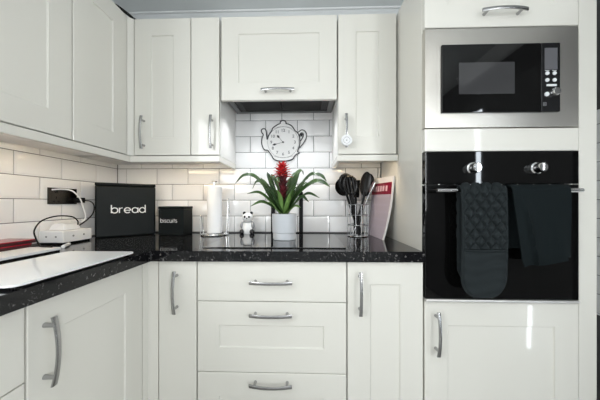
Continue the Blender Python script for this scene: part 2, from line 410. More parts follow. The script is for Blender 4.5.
# ---- light pelmets ---------------------------------------------------------
PZ0, PZ1 = 1.3140, 1.3452
def pelmet(label, segs, light_stops):
    b = BM()
    for x0, x1, y0, y1 in segs: box(b, x0, x1, y0, y1, PZ0, PZ1, 0.0025)
    for x0, x1, y0, y1 in light_stops: box(b, x0, x1, y0, y1, PZ0+0.008, ZW0-0.0002)  # hidden strips added to stop LED light leaking through the door gap
    return tag(obj('light_pelmet', b, IVORY), label, 'pelmet', 'light pelmets')
pelmet('long white pelmet strip under the left and back left wall cabinets', [(FL-0.018, FL+0.002, 0.30, 1.298), (FL-0.018, -0.4535, FW-0.003, FW+0.016), (-0.4735, -0.4535, FW+0.016, YB-0.002)],
       [(FL-0.027, FL-0.0165, 0.30, 1.31), (FL-0.027, -0.4565, FW+0.015, FW+0.0265), (-0.4735, -0.462, FW+0.02, YB-0.003)])
pelmet('short white pelmet strip under the wall cabinet right of the extractor', [(0.153, 0.4585, FW-0.003, FW+0.016), (0.153, 0.173, FW+0.016, YB-0.002)],
       [(0.157, 0.4525, FW+0.015, FW+0.0265), (0.161, 0.173, FW+0.02, YB-0.003)])
# ---- warm LED strips behind the pelmets -----------------------------------
def led(label, p0, p1):
    p0, p1 = Vector(p0), Vector(p1); L = (p1-p0).length; d = (p1-p0)/L; s = Vector((-d.y, d.x, 0))
    t = thing('led_strip', label, 'light', p0, 0, 'under cabinet lights')
    b = BM()
    tube(b, [p0, p1], 0.0055, 4); obj('channel', b, WPLAST, t, world=True)
    n = int(L/0.03)
    for i in range(n):
        b = BM(); c = p0 + d*(i+0.5)*L/n; box(b, c.x-0.0035, c.x+0.0035, c.y-0.0035, c.y+0.0035, c.z-0.0075, c.z-0.0035); obj('diode', b, LEDM, t, world=True)
ZL = ZW0-0.0062
led('warm strip light under the left wall cabinets', (FL-0.034, 0.47, ZL), (FL-0.034, 1.27, ZL))
led('warm strip light under the back wall cabinets left of the extractor', (-0.90, FW+0.034, ZL), (-0.49, FW+0.034, ZL))
led('warm strip light under the wall cabinet right of the extractor', (0.19, FW+0.034, ZL), (0.37, FW+0.034, ZL))

# ---- extractor hood --------------------------------------------------------
t = thing('extractor_hood', 'dark built-in extractor hood under the wide lift-up cabinet', 'extractor hood', (-0.148, 1.43, 1.60))
b = BM()
x0, x1, y0, y1 = -0.4465, 0.1505, 1.304, YB-0.003; H0, H1 = 1.666, 1.706
box(b, x0, x0+0.03, y0, y1, H0, H1, 0.002); box(b, x1-0.03, x1, y0, y1, H0, H1, 0.002)
box(b, x0+0.03, x1-0.03, y1-0.022, y1, H0, H1, 0.002); box(b, x0+0.03, x1-0.03, y0, y0+0.03, H0, H1, 0.002)
obj('frame', b, HOODG, t, world=True)
b = BM(); box(b, x0+0.03, x1-0.03, y0+0.03, y1-0.022, H0+0.006, H1-0.002); obj('underside', b, BLACKP, t, world=True)
for q in (0, 1):
    xa = x0+0.07+q*0.235; b = BM(); box(b, xa, xa+0.222, y0+0.04, y1-0.045, H0+0.001, H0+0.0055, 0.001); o = obj('grease_filter', b, FILT, t, world=True)

# ---- base units, back run (fronts at Y=1.0) --------------------------------
FB, ZT = 1.0, 0.866
def base_root(name, x0, label, group=None): return thing(name, label, 'cabinet', (x0, FB, 0), 0, group)
def carcass(t, w, depth=0.555):
    b = BM(); box(b, 0.0005, w-0.0005, 0.0215, depth, 0.15, ZT, 0.001); obj('body', b, CARC, t)
    b = BM(); box(b, 0.0, w, 0.06, 0.078, 0.002, 0.148); obj('plinth', b, IVORY, t)
t = base_root('base_cabinet', -0.606, 'narrow plain white base cabinet in the corner, left of the drawers', 'base cabinets'); carcass(t, 0.158)
d = obj('door', front_bm(GP, 0.158-GP, 0.152, ZT, panel=False), IVORY, t); handle(d, 0.077, 0, 0.743)
t = base_root('drawer_unit', -0.447, 'white three-drawer unit under the hob with horizontal bow handles', 'base cabinets'); carcass(t, 0.604)
for z0, z1, hz, p in ((0.7045, ZT, 0.786, False), (0.4185, 0.7015, 0.657, True), (0.152, 0.4155, 0.381, True)):
    d = obj('drawer', front_bm(GP, 0.604-GP, z0, z1, panel=p, frt=0.094, frb=0.097), IVORY, t); handle(d, 0.302, 0, hz, False)
t = base_root('base_cabinet', 0.158, 'white shaker base cabinet right of the drawers, beside the oven housing', 'base cabinets'); carcass(t, 0.300)
d = obj('door', front_bm(GP, 0.300-GP, 0.152, ZT), IVORY, t); handle(d, 0.049, 0, 0.745)
# ---- base units, left run (fronts at X=-0.6495) ----------------------------
FX = -0.6495
t = thing('base_cabinet', 'white shaker base cabinet under the left worktop with a vertical bow handle', 'cabinet', (FX, 0.559, 0), R(90), 'base cabinets'); carcass(t, 0.408)
d = obj('door', front_bm(GP, 0.408-GP, 0.152, ZT), IVORY, t); handle(d, 0.040, 0, 0.734)
t = thing('drawer_unit', 'plain white drawer unit at the bottom left edge of the photo', 'cabinet', (FX, 0.06, 0), R(90), 'base cabinets'); carcass(t, 0.498)
for z0, z1 in ((0.688, ZT), (0.42, 0.685), (0.152, 0.417)):
    d = obj('drawer', front_bm(GP, 0.498-GP, z0, z1, panel=False), IVORY, t); handle(d, 0.249, 0, z1-0.07, False)
t = thing('corner_post', 'white post filling the corner between the left and back base cabinets', 'filler panel', (-0.63, 0.985, 0.0))
b = BM(); prismz(b, [(FX, 0.969), (FX+0.004, 0.9955), (-0.6075, 1.0), (-0.6075, 1.02), (-0.66, 1.02), (-0.67, 1.02), (-0.67, 0.969)], 0.002, ZT); obj('post', b, IVORY, t, world=True)

# ---- worktop ---------------------------------------------------------------
WZ = 0.910
b = BM()
prismz(b, [(XL+0.002, -0.10), (-0.628, -0.10), (-0.628, 0.98), (0.4585, 0.98), (0.4585, YB-0.002), (XL+0.002, YB-0.002)], 0.8685, WZ, 0.007)
tag(obj('worktop', b, GRANITE), 'glossy black speckled worktop running in an L along the left and back walls', 'worktop')

# ---- tall oven housing -----------------------------------------------------
TX0, TX1, TZ = 0.4605, 1.052, 2.07
t = thing('oven_housing', 'tall white cabinet holding the microwave and the oven', 'cabinet', (TX0, FB, 0))
b = BM(); box(b, TX0, TX0+0.018, 1.0215, YB-0.002, 0.0, TZ, 0.0015); obj('side_panel', b, IVORY, t, world=True)
b = BM(); box(b, TX1-0.018, TX1, 1.0215, YB-0.002, 0.0, TZ, 0.0015); obj('side_panel', b, IVORY, t, world=True)
b = BM()
for z0, z1 in ((0.15, 0.168), (0.690, 0.708), (1.305, 1.382), (1.792, 1.81), (TZ-.018, TZ-.001)): box(b, TX0+0.0185, TX1-0.0185, 1.0215, YB-0.003, z0, z1)
box(b, TX0+0.0185, TX1-0.0185, 1.56, 1.575, 0.17, TZ-0.02); obj('shelves', b, CARC, t, world=True)
b = BM(); box(b, TX0, TX1, 1.06, 1.078, 0.002, 0.148); obj('plinth', b, IVORY, t, world=True)
d = obj('upper_door', front_bm(GP, TX1-TX0-GP, 1.790, TZ, panel=True), IVORY, t); handle(d, 0.294, 0, 1.838, False)
obj('rail', front_bm(GP, TX1-TX0-GP, 1.3035, 1.3925, panel=False), IVORY, t)
d = obj('lower_door', front_bm(GP, TX1-TX0-GP, 0.152, 0.7125, frt=0.094), IVORY, t); handle(d, 0.044, 0, 0.593)
b = BM(); box(b, TX1+0.001, 1.121, FB+0.002, YB-0.003, 0.0, TZ, 0.0015)
tag(obj('filler_panel', b, IVORY), 'white upright panel along the right side of the oven housing', 'filler panel')

# ---- microwave -------------------------------------------------------------
t = thing('microwave', 'built-in microwave with a wide steel frame and black glass door', 'microwave', (0.755, FB, 1.3945))
mx0, mx1, mz0, mz1 = 0.4605, 1.0395, 1.3945, 1.779
gx0, gx1, gz0, gz1 = 0.5205, 0.967, 1.449, 1.7145
b = BM(); yf = 0.992
for x0, x1, z0, z1 in ((mx0, gx0, mz0, mz1), (gx1, mx1, mz0, mz1), (gx0, gx1, mz0, gz0), (gx0, gx1, gz1, mz1)): box(b, x0, x1, yf, 1.0195, z0, z1)
obj('frame', b, STEEL, t, world=True)
b = BM(); box(b, gx0+0.002, gx1-0.002, 1.02, 1.40, gz0, gz1); obj('body', b, BLACKP, t, world=True)
b = BM(); box(b, gx0+0.001, 0.8935, 0.984, 1.012, gz0+0.001, gz1-0.001, 0.002)
d = obj('door', b, BGLASS, t, world=True)
b = BM(); box(b, 0.585, 0.795, 0.9832, 0.9845, 1.520, 1.642); obj('viewing_window', b, WINGLASS, d, world=True)
b = BM(); box(b, 0.8955, gx1-0.001, 0.984, 1.012, gz0+0.001, gz1-0.001, 0.002); p = obj('control_panel', b, BPANEL, t, world=True)
b = BM(); box(b, 0.907, 0.9545, 0.9833, 0.9845, 1.610, 1.693); obj('display', b, LCD, p, world=True)
for x in (0.9165, 0.9435):
    for z in (1.596, 1.570):
        b = BM(); lathe(b, [(0.0075, 0), (0.007, -0.003), (0, -0.0035)], (x, 0.9845, z), 16, axis='Y'); obj('button', b, SILVERP, p, world=True)
for x in (0.9165, 0.9435):
    b = BM(); box(b, x-0.008, x+0.008, 0.9834, 0.9845, 1.6055, 1.6075); obj('marking', b, SILVERP, p, world=True)
b = BM(); box(b, 0.9135, 0.9505, 0.981, 0.9845, 1.546, 1.554, 0.0015); obj('button', b, SILVERP, p, world=True)
b = BM(); lathe(b, [(0.0155, 0), (0.0150, -0.012), (0.012, -0.016), (0, -0.0165)], (0.942, 0.9845, 1.523), 28, axis='Y'); obj('knob', b, CHROME, p, world=True)
b = BM(); lathe(b, [(0.0085, 0), (0.008, -0.004), (0, -0.0045)], (0.9145, 0.9845, 1.516), 18, axis='Y'); obj('button', b, SILVERP, p, world=True)
b = BM()
for x0, x1, z0, z1 in ((0.9015, 0.9135, 1.472, 1.4735), (0.9015, 0.9135, 1.4835, 1.485), (0.9015, 0.903, 1.472, 1.485), (0.912, 0.9135, 1.472, 1.485), (0.9055, 0.9095, 1.4765, 1.4805)): box(b, x0, x1, 0.9834, 0.9845, z0, z1)
obj('marking', b, GPLAST, p, world=True)

# ---- oven ------------------------------------------------------------------
t = thing('oven', 'built-in black glass oven with two round knobs and a bar handle', 'oven', (0.755, FB, 0.7155))
ox0, ox1 = 0.4605, 1.0425
b = BM(); box(b, ox0+0.025, ox1-0.025, 1.0215, 1.54, 0.725, 1.295); obj('body', b, BLACKP, t, world=True)
b = BM(); box(b, ox0, ox1, 0.992, 1.0205, 1.1745, 1.301, 0.0015); p = obj('control_panel', b, BGLASS, t, world=True)
for x in (0.652, 0.893):
    b = BM(); lathe(b, [(0, 0), (0.023, 0), (0.023, -0.006), (0.0185, -0.009), (0.0175, -0.030), (0.0155, -0.034), (0, -0.0345)], (x-0.012, 0.992, 1.234), 32, axis='Y')
    box(b, x-0.0145, x-0.0095, 0.954, 0.960, 1.222, 1.251, 0.001)
    obj('knob', b, CHROME, p, world=True)
b = BM(); box(b, ox0, ox1, 0.992, 1.0205, 0.7265, 1.1705, 0.0015); d = obj('door', b, BGLASS, t, world=True)
b = BM(); box(b, ox0, ox1, 0.984, 1.0205, 0.7155, 0.7255, 0.0015); obj('bottom_trim', b, mat('trim_steel', (0.72, 0.71, 0.68), 0.42, 0.85), t, world=True)
for i in range(9):
    b = BM(); box(b, ox0+0.05+i*0.06, ox0+0.056+i*0.06, 0.9925, 1.0, 1.1711, 1.1739); obj('vent', b, CHROME, t, world=True)
b = BM(); tube(b, [(0.486, 0.953, 1.147), (1.014, 0.953, 1.147)], 0.0077, 18)
h = obj('bar_handle', b, CHROME, d, world=True)
for x in (0.500, 1.000):
    b = BM(); tube(b, [(x, 0.9915, 1.147), (x, 0.9605, 1.147)], 0.006, 12); obj('bracket', b, BLACKP, d, world=True)

# ---- quilted oven glove ----------------------------------------------------
def drape(name, label, cat, prof, m, thick, label_extra=None):
    pass
t = thing('oven_glove', 'dark quilted double oven glove hanging on the oven handle', 'oven glove', (0.664, 0.953, 0.74))
def sheet(bm, P, N, th, nx, ny, mi=0):
    """closed slab between grids P+N*th/2 and P-N*th/2; P(i,j)->Vector, N(i,j)->Vector, th(i,j)->(front,back)"""
    A = []; Bk = []
    for i in range(nx+1):
        ra = []; rb = []
        for j in range(ny+1):
            p, n = P(i/nx, j/ny), N(i/nx, j/ny); f, k = th(i/nx, j/ny)
            ra.append(bm.verts.new(p+n*f)); rb.append(bm.verts.new(p-n*k))
        A.append(ra); Bk.append(rb)
    for i in range(nx):
        for j in range(ny):
            bm.faces.new((A[i][j], A[i+1][j], A[i+1][j+1], A[i][j+1])).material_index = mi
            bm.faces.new((Bk[i][j], Bk[i][j+1], Bk[i+1][j+1], Bk[i+1][j])).material_index = mi
    for i in range(nx):
        bm.faces.new((A[i][0], Bk[i][0], Bk[i+1][0], A[i+1][0])).material_index = mi
        bm.faces.new((A[i][ny], A[i+1][ny], Bk[i+1][ny], Bk[i][ny])).material_index = mi
    for j in range(ny):
        bm.faces.new((A[0][j], A[0][j+1], Bk[0][j+1], Bk[0][j])).material_index = mi
        bm.faces.new((A[nx][j], Bk[nx][j], Bk[nx][j+1], A[nx][j+1])).material_index = mi
    return bm
# drape path over the bar: s from front bottom to back bottom
RB, YC, ZB = 0.0125, 0.953, 1.147
def over(d):
    """point and outward normal at distance d from the top of the bar; d>0 down the front, d<0 down the back"""
    q = math.pi/2*RB
    if abs(d) <= q:
        a = d/RB; return (YC - RB*math.sin(a), ZB + RB*math.cos(a)), (-math.sin(a), math.cos(a))
    s = 1 if d > 0 else -1
    return (YC - s*RB, ZB - (abs(d)-q)), (-s, 0.0)
LF, LBk, GX, GW = 0.412, 0.375, 0.6465, 0.079
def gw(d, front=True):
    L = LF if front else LBk
    rem = L-abs(d); rr = 0.075
    w = GW
    if rem < rr: w = GW*(0.28+0.72*math.sqrt(max(0, 1-((rr-rem)/rr)**2)))
    return w
def tri(x): return abs((x % 1.0)-0.5)*2
def quilt(x, d):
    if d < 0.236 and d > -0.2:
        a, bq = (x/0.038 + d/0.052), (x/0.038 - d/0.052)
        k = min(1-abs(2*(a % 1)-1), 1-abs(2*(bq % 1)-1))
        return 0.014*min(1.0, 1.9*k)**0.6
    if d >= 0.244 or d <= -0.2:
        return 0.006 + 0.0016*math.sin(d*150+math.sin(x*38)*1.3) + 0.0016*math.sin(x*31+d*63+1)*math.sin(d*41)
    return 0.0018
def glove_P(i, j):
    d = -LBk + (LF+LBk)*j; (y, z), _ = over(d)
    x = (2*i-1)*gw(d, d > 0) + (0.004*math.sin(d*9) if d > 0 else 0)
    return Vector((GX+x, y, z))
def glove_N(i, j):
    d = -LBk + (LF+LBk)*j; _, (ny, nz) = over(d); return Vector((0, ny, nz))
def glove_T(i, j):
    d = -LBk + (LF+LBk)*j; u = abs(2*i-1)
    e = math.sqrt(max(0.0, 1-u**10))
    x = (2*i-1)*gw(d, d > 0)
    f = (0.0035 + quilt(x, d) + (0.006*min(1, max(0, (d-0.24)/0.05)) if d > 0 else 0))*(0.25+0.75*e)
    return f, 0.0045*(0.4+0.6*e)
b = BM(); sheet(b, glove_P, glove_N, glove_T, 60, 220); obj('quilted_body', b, QUILT, t, world=True, angle=60)
def rim(f0, f1, n, side):
    out = []
    for k in range(n+1):
        d = f0+(f1-f0)*k/n; (y, z), (ny, nz) = over(d)
        out.append((GX+side*gw(d)+0.004*math.sin(d*9), y+ny*0.004, z+nz*0.004))
    return out
b = BM(); tube(b, rim(0.0, LF-0.001, 50, -1)+rim(0.0, LF-0.001, 50, 1)[::-1], 0.0042, 8); obj('piping', b, QUILT, t, world=True)
b = BM(); (y, z), _ = over(0.240); tube(b, [(GX-0.076+0.003, y-0.007, z), (GX-0.03, y-0.0115, z-0.001), (GX+0.03, y-0.0115, z), (GX+0.080, y-0.007, z)], 0.0042, 8); obj('hem', b, QUILT, t, world=True)

# ---- tea towel -------------------------------------------------------------
t = thing('tea_towel', 'dark folded tea towel hanging at the right end of the oven handle', 'tea towel', (0.90, 0.953, 0.82))
def towel(bm, xl0, xr0, xl1, xr1, L0, L1, lay, back, ridge=True):
    """front panel narrowing from (xl0,xr0) at the bar to (xl1,xr1) at the hem; lay = extra radius of this layer"""
    rb = RB + lay
    def ov(d):
        q = math.pi/2*rb
        if abs(d) <= q:
            a = d/rb; return YC-rb*math.sin(a), ZB+rb*math.cos(a), -math.sin(a), math.cos(a)
        s = 1 if d > 0 else -1
        return YC-s*rb, ZB-(abs(d)-q), -s, 0
    def par(i, j):
        L = L0+(L1-L0)*i; d = -back+(L+back)*j; f = max(0.0, d/L)
        x = (xl0+(xl1-xl0)*f)*(1-i) + (xr0+(xr1-xr0)*f)*i
        return d, f, x
    def P(i, j):
        d, f, x = par(i, j); y, z, ny, nz = ov(d)
        w = 0.0
        if d > 0.02:
            g = min(1, (d-0.02)/0.10)
            w = g*(0.004*math.sin(i*7+f*2) + 0.0025*math.sin(i*13-f*3))
            if ridge: w += 0.020*g*math.exp(-((i-(0.12+0.14*f))/0.03)**2)*f
            w = max(-0.004, w)
        return Vector((x, y-w, z+0.004*math.sin(i*9)*f))
    def N(i, j):
        d, f, x = par(i, j); y, z, ny, nz = ov(d); return Vector((0, ny, nz))
    sheet(bm, P, N, lambda i, j: (0.002, 0.002), 40, 60)
b = BM(); towel(b, 0.748, 0.948, 0.790, 0.948, 0.305, 0.283, 0.002, 0.24); obj('inner_fold', b, TERRY, t, world=True, angle=60)
b = BM(); towel(b, 0.742, 0.952, 0.780, 0.949, 0.298, 0.276, 0.0075, 0.20); obj('outer_fold', b, TERRY, t, world=True, angle=60)

# ---- induction hob ---------------------------------------------------------
t = thing('induction_hob', 'black glass hob set flush in the worktop under the extractor', 'hob', (-0.145, 1.27, WZ))
b = BM(); box(b, -0.442, 0.160, 1.045, 1.490, WZ+0.0002, WZ+0.0042, 0.0012); obj('glass_plate', b, HOBG, t, world=True)
b = BM(); box(b, -0.442, 0.160, 1.0425, 1.0448, WZ+0.0002, WZ+0.0036); obj('front_trim', b, BLACKP, t, world=True)
HZ = WZ+0.0045

# ---- potted bromeliad ------------------------------------------------------
PX, PY = -0.118, 1.282; K = 0.00513
t = thing('potted_bromeliad', 'red flowering bromeliad with arching green leaves in a pale grey pot on the hob', 'plant', (PX, PY, HZ))
b = BM()
lathe(b, [(0, 0), (0.0545, 0), (0.0575, 0.003), (0.0582, 0.034), (0.0608, 0.036), (0.0608, 0.0385), (0.0622, 0.040), (0.0635, 0.128), (0.0625, 0.131), (0.0590, 0.131), (0.0575, 0.126), (0.057, 0.105), (0, 0.105)], (PX, PY, HZ), 56)
obj('pot', b, POT, t, world=True)
b = BM(); lathe(b, [(0.0565, 0.1055), (0.0565, 0.112), (0.03, 0.116), (0, 0.118)], (PX, PY, HZ), 32); obj('soil', b, SOIL, t, world=True)
def leaf(pts, W, tw, m=LEAF, wp=None):
    """strap leaf through picture-plane offsets (dx px, v, dy metres)"""
    P = catmull([(PX+(u-284.5)*K, PY+dy, 1.1+(203-v)*K) for u, v, dy in pts], 8); n = len(P); b = BM(); rows = []
    for i, p in enumerate(P):
        tg = (P[min(i+1, n-1)]-P[max(i-1, 0)]).normalized()
        rad = Vector((p.x-PX, p.y-PY, 0.02)); s = tg.cross(Vector((0, 0, 1)))
        if s.length < 0.15: s = Vector((rad.y, -rad.x, 0)); 
        if s.length < 1e-4: s = Vector((1, 0, 0))
        s.normalize(); nn = s.cross(tg).normalized()
        s2 = s*math.cos(tw)+nn*math.sin(tw); n2 = s2.cross(tg).normalized()
        q = i/(n-1); w = 1.38*W*min(1.0, 0.75+0.8*q)*(1.0 if q < 0.55 else max(0.04, 1-((q-0.55)/0.45)**1.8))
        rows.append([b.verts.new(p + s2*w*a + n2*w*0.35*(a*a)) for a in (-1, -0.5, 0, 0.5, 1)])
    for A, B in zip(rows, rows[1:]):
        for k in range(4): b.faces.new((A[k], A[k+1], B[k+1], B[k]))
    o = obj('leaf', b, m, t, world=True, angle=80, recalc=False)
    s = o.modifiers.new('thickness', 'SOLIDIFY'); s.thickness = 0.0014; return o
D = R
LV = [  # (points), half width, twist
    ([(281, 213, 0), (272, 196, -.01), (257, 178, -.03), (246, 176, -.04), (237.5, 184, -.05)], .0095, 0.75),
    ([(280, 213, .01), (271, 197, .01), (262, 182, .03), (255, 181, .04), (250, 188, .05)], .010, 0.8),
    ([(281, 213, .01), (275, 198, .03), (268, 178, .05), (265.5, 170.5, .06)], .0125, 0.2),
    ([(281, 213, -.01), (272, 202, -.03), (261, 193, -.05), (250, 194, -.07)], .008, 0.7),
    ([(281, 214, -.01), (274, 207, -.04), (264, 202, -.07), (254, 206, -.09)], .008, 0.7),
    ([(287, 213, .01), (291, 192, .02), (296, 175, .05), (301, 169, .06), (303.5, 173, .07)], .0125, 0.5),
    ([(288, 213, 0), (298, 191, 0), (310, 176, -.02), (320, 176, -.03), (326, 182, -.05)], .0105, 0.7),
    ([(288, 213, -.01), (299, 194, -.03), (313, 183, -.05), (322, 183, -.06), (328.5, 188, -.08)], .0105, 0.8),
    ([(288, 213, 0), (297, 202, -.02), (308, 194, -.05), (319, 198, -.07)], .008, 0.7),
    ([(288, 214, -.01), (294, 206, -.04), (302, 197, -.06), (309, 202, -.07)], .0085, 0.7),
    ([(284, 213, .01), (281, 196, .04), (277, 180, .07), (274, 174, .09)], .0125, 0.2),
    ([(285, 213, .01), (288, 194, .04), (290, 180, .07), (291, 174, .09)], .0125, 0.2),
    ([(283, 213, -.02), (278, 204, -.05), (273, 193, -.075), (268, 189, -.10)], .011, 0.3),
    ([(286, 213, -.02), (290, 203, -.05), (294, 192, -.075), (299, 187, -.10)], .011, 0.3),
    ([(284, 214, -.02), (282, 207, -.045), (281, 197, -.065), (279.5, 191, -.085)], .010, 0.1),
    ([(285, 214, -.02), (287.5, 208, -.05), (290, 200, -.07), (291, 194, -.09)], .010, 0.1),
    ([(282, 213, .0), (275, 199, .0), (267, 187, .01), (260, 183, .02)], .010, 0.5),
    ([(287, 213, .0), (295, 197, .0), (303, 184, .01), (309, 183, .02)], .010, 0.5),
    ([(283, 214, -.03), (278, 210, -.05), (274, 204, -.065), (270, 202, -.08)], .009, 0.4),
    ([(287, 214, -.03), (291, 210, -.05), (296, 206, -.065), (301, 207, -.08)], .009, 0.4),
    ([(284, 213, .02), (279, 200, .05), (272, 190, .09), (266, 188, .12)], .010, 0.4),
    ([(286, 213, .02), (290, 200, .05), (297, 190, .09), (304, 188, .12)], .010, 0.4),
    ([(284, 213, .03), (280, 194, .05), (272, 177, .07), (269, 172, .08)], .012, 0.2),
    ([(285, 213, .03), (289, 192, .05), (294, 174, .07), (297, 170, .08)], .012, 0.3),
    ([(283, 213, -.01), (276, 200, -.02), (268, 186, -.03), (262, 178, -.04)], .010, 0.5),
    ([(286, 213, -.01), (292, 199, -.02), (300, 186, -.03), (308, 179, -.04)], .010, 0.5),
    ([(285, 214, -.02), (286, 203, -.04), (291, 190, -.05), (296, 182, -.06)], .010, 0.3),
    ([(283, 214, -.02), (281, 203, -.04), (276, 190, -.05), (271, 181, -.06)], .010, 0.3),
]
for i, (pts, W, tw) in enumerate(LV): leaf(pts, W, (tw if pts[-1][0] < 284.5 else -tw), LEAFB if i in (14, 15, 18, 19) else LEAF)
def spike(bm, c, az, el, L, W):
    d = Vector((math.cos(az)*math.cos(el), math.sin(az)*math.cos(el), math.sin(el))); s = d.cross(Vector((0, 0, 1)))
    s = s.normalized() if s.length > 1e-3 else Vector((1, 0, 0)); n = s.cross(d)
    c = Vector(c); rows = []
    for q, w, h in ((0, .6, 0), (.35, 1, .10), (.7, .7, .08), (1, .05, -.05)):
        p = c+d*L*q+n*L*h; rows.append([bm.verts.new(p-s*W*w), bm.verts.new(p-n*W*.3*w), bm.verts.new(p+s*W*w)])
    for A, B in zip(rows, rows[1:]):
        for k in range(2): bm.faces.new((A[k], A[k+1], B[k+1], B[k]))
SX, SY = PX-0.006, PY-0.012
b = BM(); tube(b, [(PX, PY, 1.03), (SX, SY, 1.13), (SX-.004, SY, 1.26)], 0.007, 10)
for i in range(46):
    z = 1.09+0.15*i/46; spike(b, (SX, SY, z), i*2.4, R(52), 0.052, 0.013)
o = obj('flower_stem', b, DRED, t, world=True, angle=80); o['label'] = 'dark red bract-covered stem'
o.modifiers.new('thickness', 'SOLIDIFY').thickness = 0.001
b = BM()
for i in range(48):
    q = i/48; z = 1.232+0.044*q; spike(b, (SX-.004, SY, z), i*2.4, R(2+66*q**1.1), 0.056-0.012*q, 0.0115)
o = obj('flower_head', b, RED, t, world=True, angle=80); o['label'] = 'bright red flower head'
o.modifiers.new('thickness', 'SOLIDIFY').thickness = 0.001

# ---- black open frame behind the plant -------------------------------------
t = thing('black_stand_frame', 'black upright open frame standing against the tiles behind the potted plant', 'stand', (-0.127, 1.56, WZ))
for x0 in (-0.228, -0.052):
    b = BM(); box(b, x0, x0+0.025, 1.555, 1.570, WZ+0.0005, 1.170, 0.003); obj('upright', b, BLACKP, t, world=True)
for z in (1.145, WZ+0.0005):
    b = BM(); box(b, -0.203, -0.052, 1.556, 1.569, z, z+(0.025 if z > 1 else 0.008), 0.002); obj('crossbar', b, BLACKP, t, world=True)

# ---- teapot clock ----------------------------------------------------------
def cp(x, y):    # crop pixels of the clock -> wall coordinates
    u, v = x/8.9+255, y/8.9+118; k = 1.571/250
    return (-0.0470+(u-300)*k*1.0, 1.1+(203-v)*k)
YK = YB-0.0095
t = thing('wall_clock', 'white teapot-shaped wall clock with black outline on the tiles', 'clock', (-0.15, YB, 1.48))
body = [(226, 48), (224, 34), (236, 25), (252, 21), (268, 26), (277, 36), (276, 48), (302, 55), (326, 70), (344, 92), (355, 112), (376, 128), (390, 150), (398, 185), (400, 220), (395, 250), (384, 280), (378, 300), (394, 304), (392, 315), (370, 322), (352, 340), (335, 366), (292, 379), (250, 382), (200, 379), (166, 363), (150, 336), (128, 305), (112, 286), (84, 281), (66, 252), (58, 215), (63, 172), (73, 146), (58, 124), (56, 104), (72, 93), (92, 99), (100, 125), (103, 160), (108, 190), (114, 172), (128, 142), (148, 114), (157, 90), (178, 72), (204, 56)]
bp = [cp(*q) for q in body]
b = BM(); prism(b, bp[::-1], YK, YB-0.0015); obj('face', b, FACE, t, world=True, angle=30)
sm = catmull([(x, YK-0.0005, z) for x, z in bp]+[(bp[0][0], YK-0.0005, bp[0][1])], 3)[:-1]
b = BM(); tube(b, sm, 0.0036, 6, closed=True); obj('outline', b, INK, t, world=True)
outer = [(378, 132), (398, 116), (420, 106), (445, 118), (460, 148), (455, 182), (435, 220), (415, 245), (398, 268)]
inner = [(396, 165), (402, 142), (416, 132), (430, 140), (430, 162), (416, 188), (404, 205)]
hp = [cp(*q) for q in outer]; hi = [cp(*q) for q in inner]
b = BM()
band = catmull([((cp(*a)[0]), YK+0.004, cp(*a)[1]) for a in [(386, 142), (400, 128), (421, 119), (440, 132), (446, 155), (438, 185), (420, 216), (398, 245)]], 5)
tube(b, band, 0.0038, 10, flat=2.6); o = obj('handle', b, FACE, t, world=True)
b = BM(); tube(b, catmull([(x, YK-0.001, z) for x, z in hp], 4), 0.0028, 6); tube(b, catmull([(x, YK-0.001, z) for x, z in hi], 4), 0.0024, 6)
c0 = cp(414, 148); lathe(b, [(0, 0), (0.0085, 0), (0.008, -0.003), (0, -0.003)], (c0[0], YK+0.001, c0[1]), 14, axis='Y'); obj('handle_outline', b, INK, t, world=True)
cc = cp(250, 215); RN = 108/8.9*1.571/250
b = BM()
tube(b, [(x, YK-0.0004, z) for x, z in [cp(*q) for q in ((170, 92), (205, 80), (250, 75), (295, 80), (332, 92))]], 0.0011, 5)
tube(b, [(x, YK-0.0004, z) for x, z in [cp(*q) for q in ((160, 335), (205, 348), (250, 352), (295, 348), (340, 335))]], 0.0011, 5)
tube(b, [(cc[0]+RN*1.28*math.cos(a), YK-0.0004, cc[1]+RN*1.28*math.sin(a)) for a in [2*math.pi*k/48 for k in range(48)]], 0.0009, 5, closed=True)
obj('face_line', b, INKG, t, world=True)
for n in range(1, 13):
    a = R(90-30*n)
    x, z = cc[0]+RN*0.98*math.cos(a), cc[1]+RN*0.98*math.sin(a)
    text('numeral', str(n), 0.026, INKG, t, WM[t].inverted() @ Matrix.Translation((x, YK-0.0006, z)) @ FRONT, bold=0.0006)
def hand(name, tip, spade, w):
    x, z = cp(*tip); b = BM(); v = Vector((x-cc[0], 0, z-cc[1])); L = v.length; d = v/L; s = Vector((d.z, 0, -d.x))
    c = Vector((cc[0], YK-0.003, cc[1])); pts = []
    for q, ww in ((-.12, w*.5), (.6, w*.5), (.78, spade), (.86, spade*.9), (1.0, 0.0006)): pts.append((c+d*L*q+s*ww, c+d*L*q-s*ww))
    poly = [p[0] for p in pts]+[p[1] for p in pts[::-1]]
    prism(b, [(p.x, p.z) for p in poly], YK-0.0035, YK-0.0022); obj(name, b, INK, t, world=True)
hand('hour_hand', (196, 152), 0.0075, 0.0022); hand('minute_hand', (155, 240), 0.0065, 0.0020)
b = BM(); lathe(b, [(0, 0), (0.0055, 0), (0.005, -0.004), (0, -0.0045)], (cc[0], YK-0.0018, cc[1]), 16, axis='Y'); obj('hub', b, INK, t, world=True)

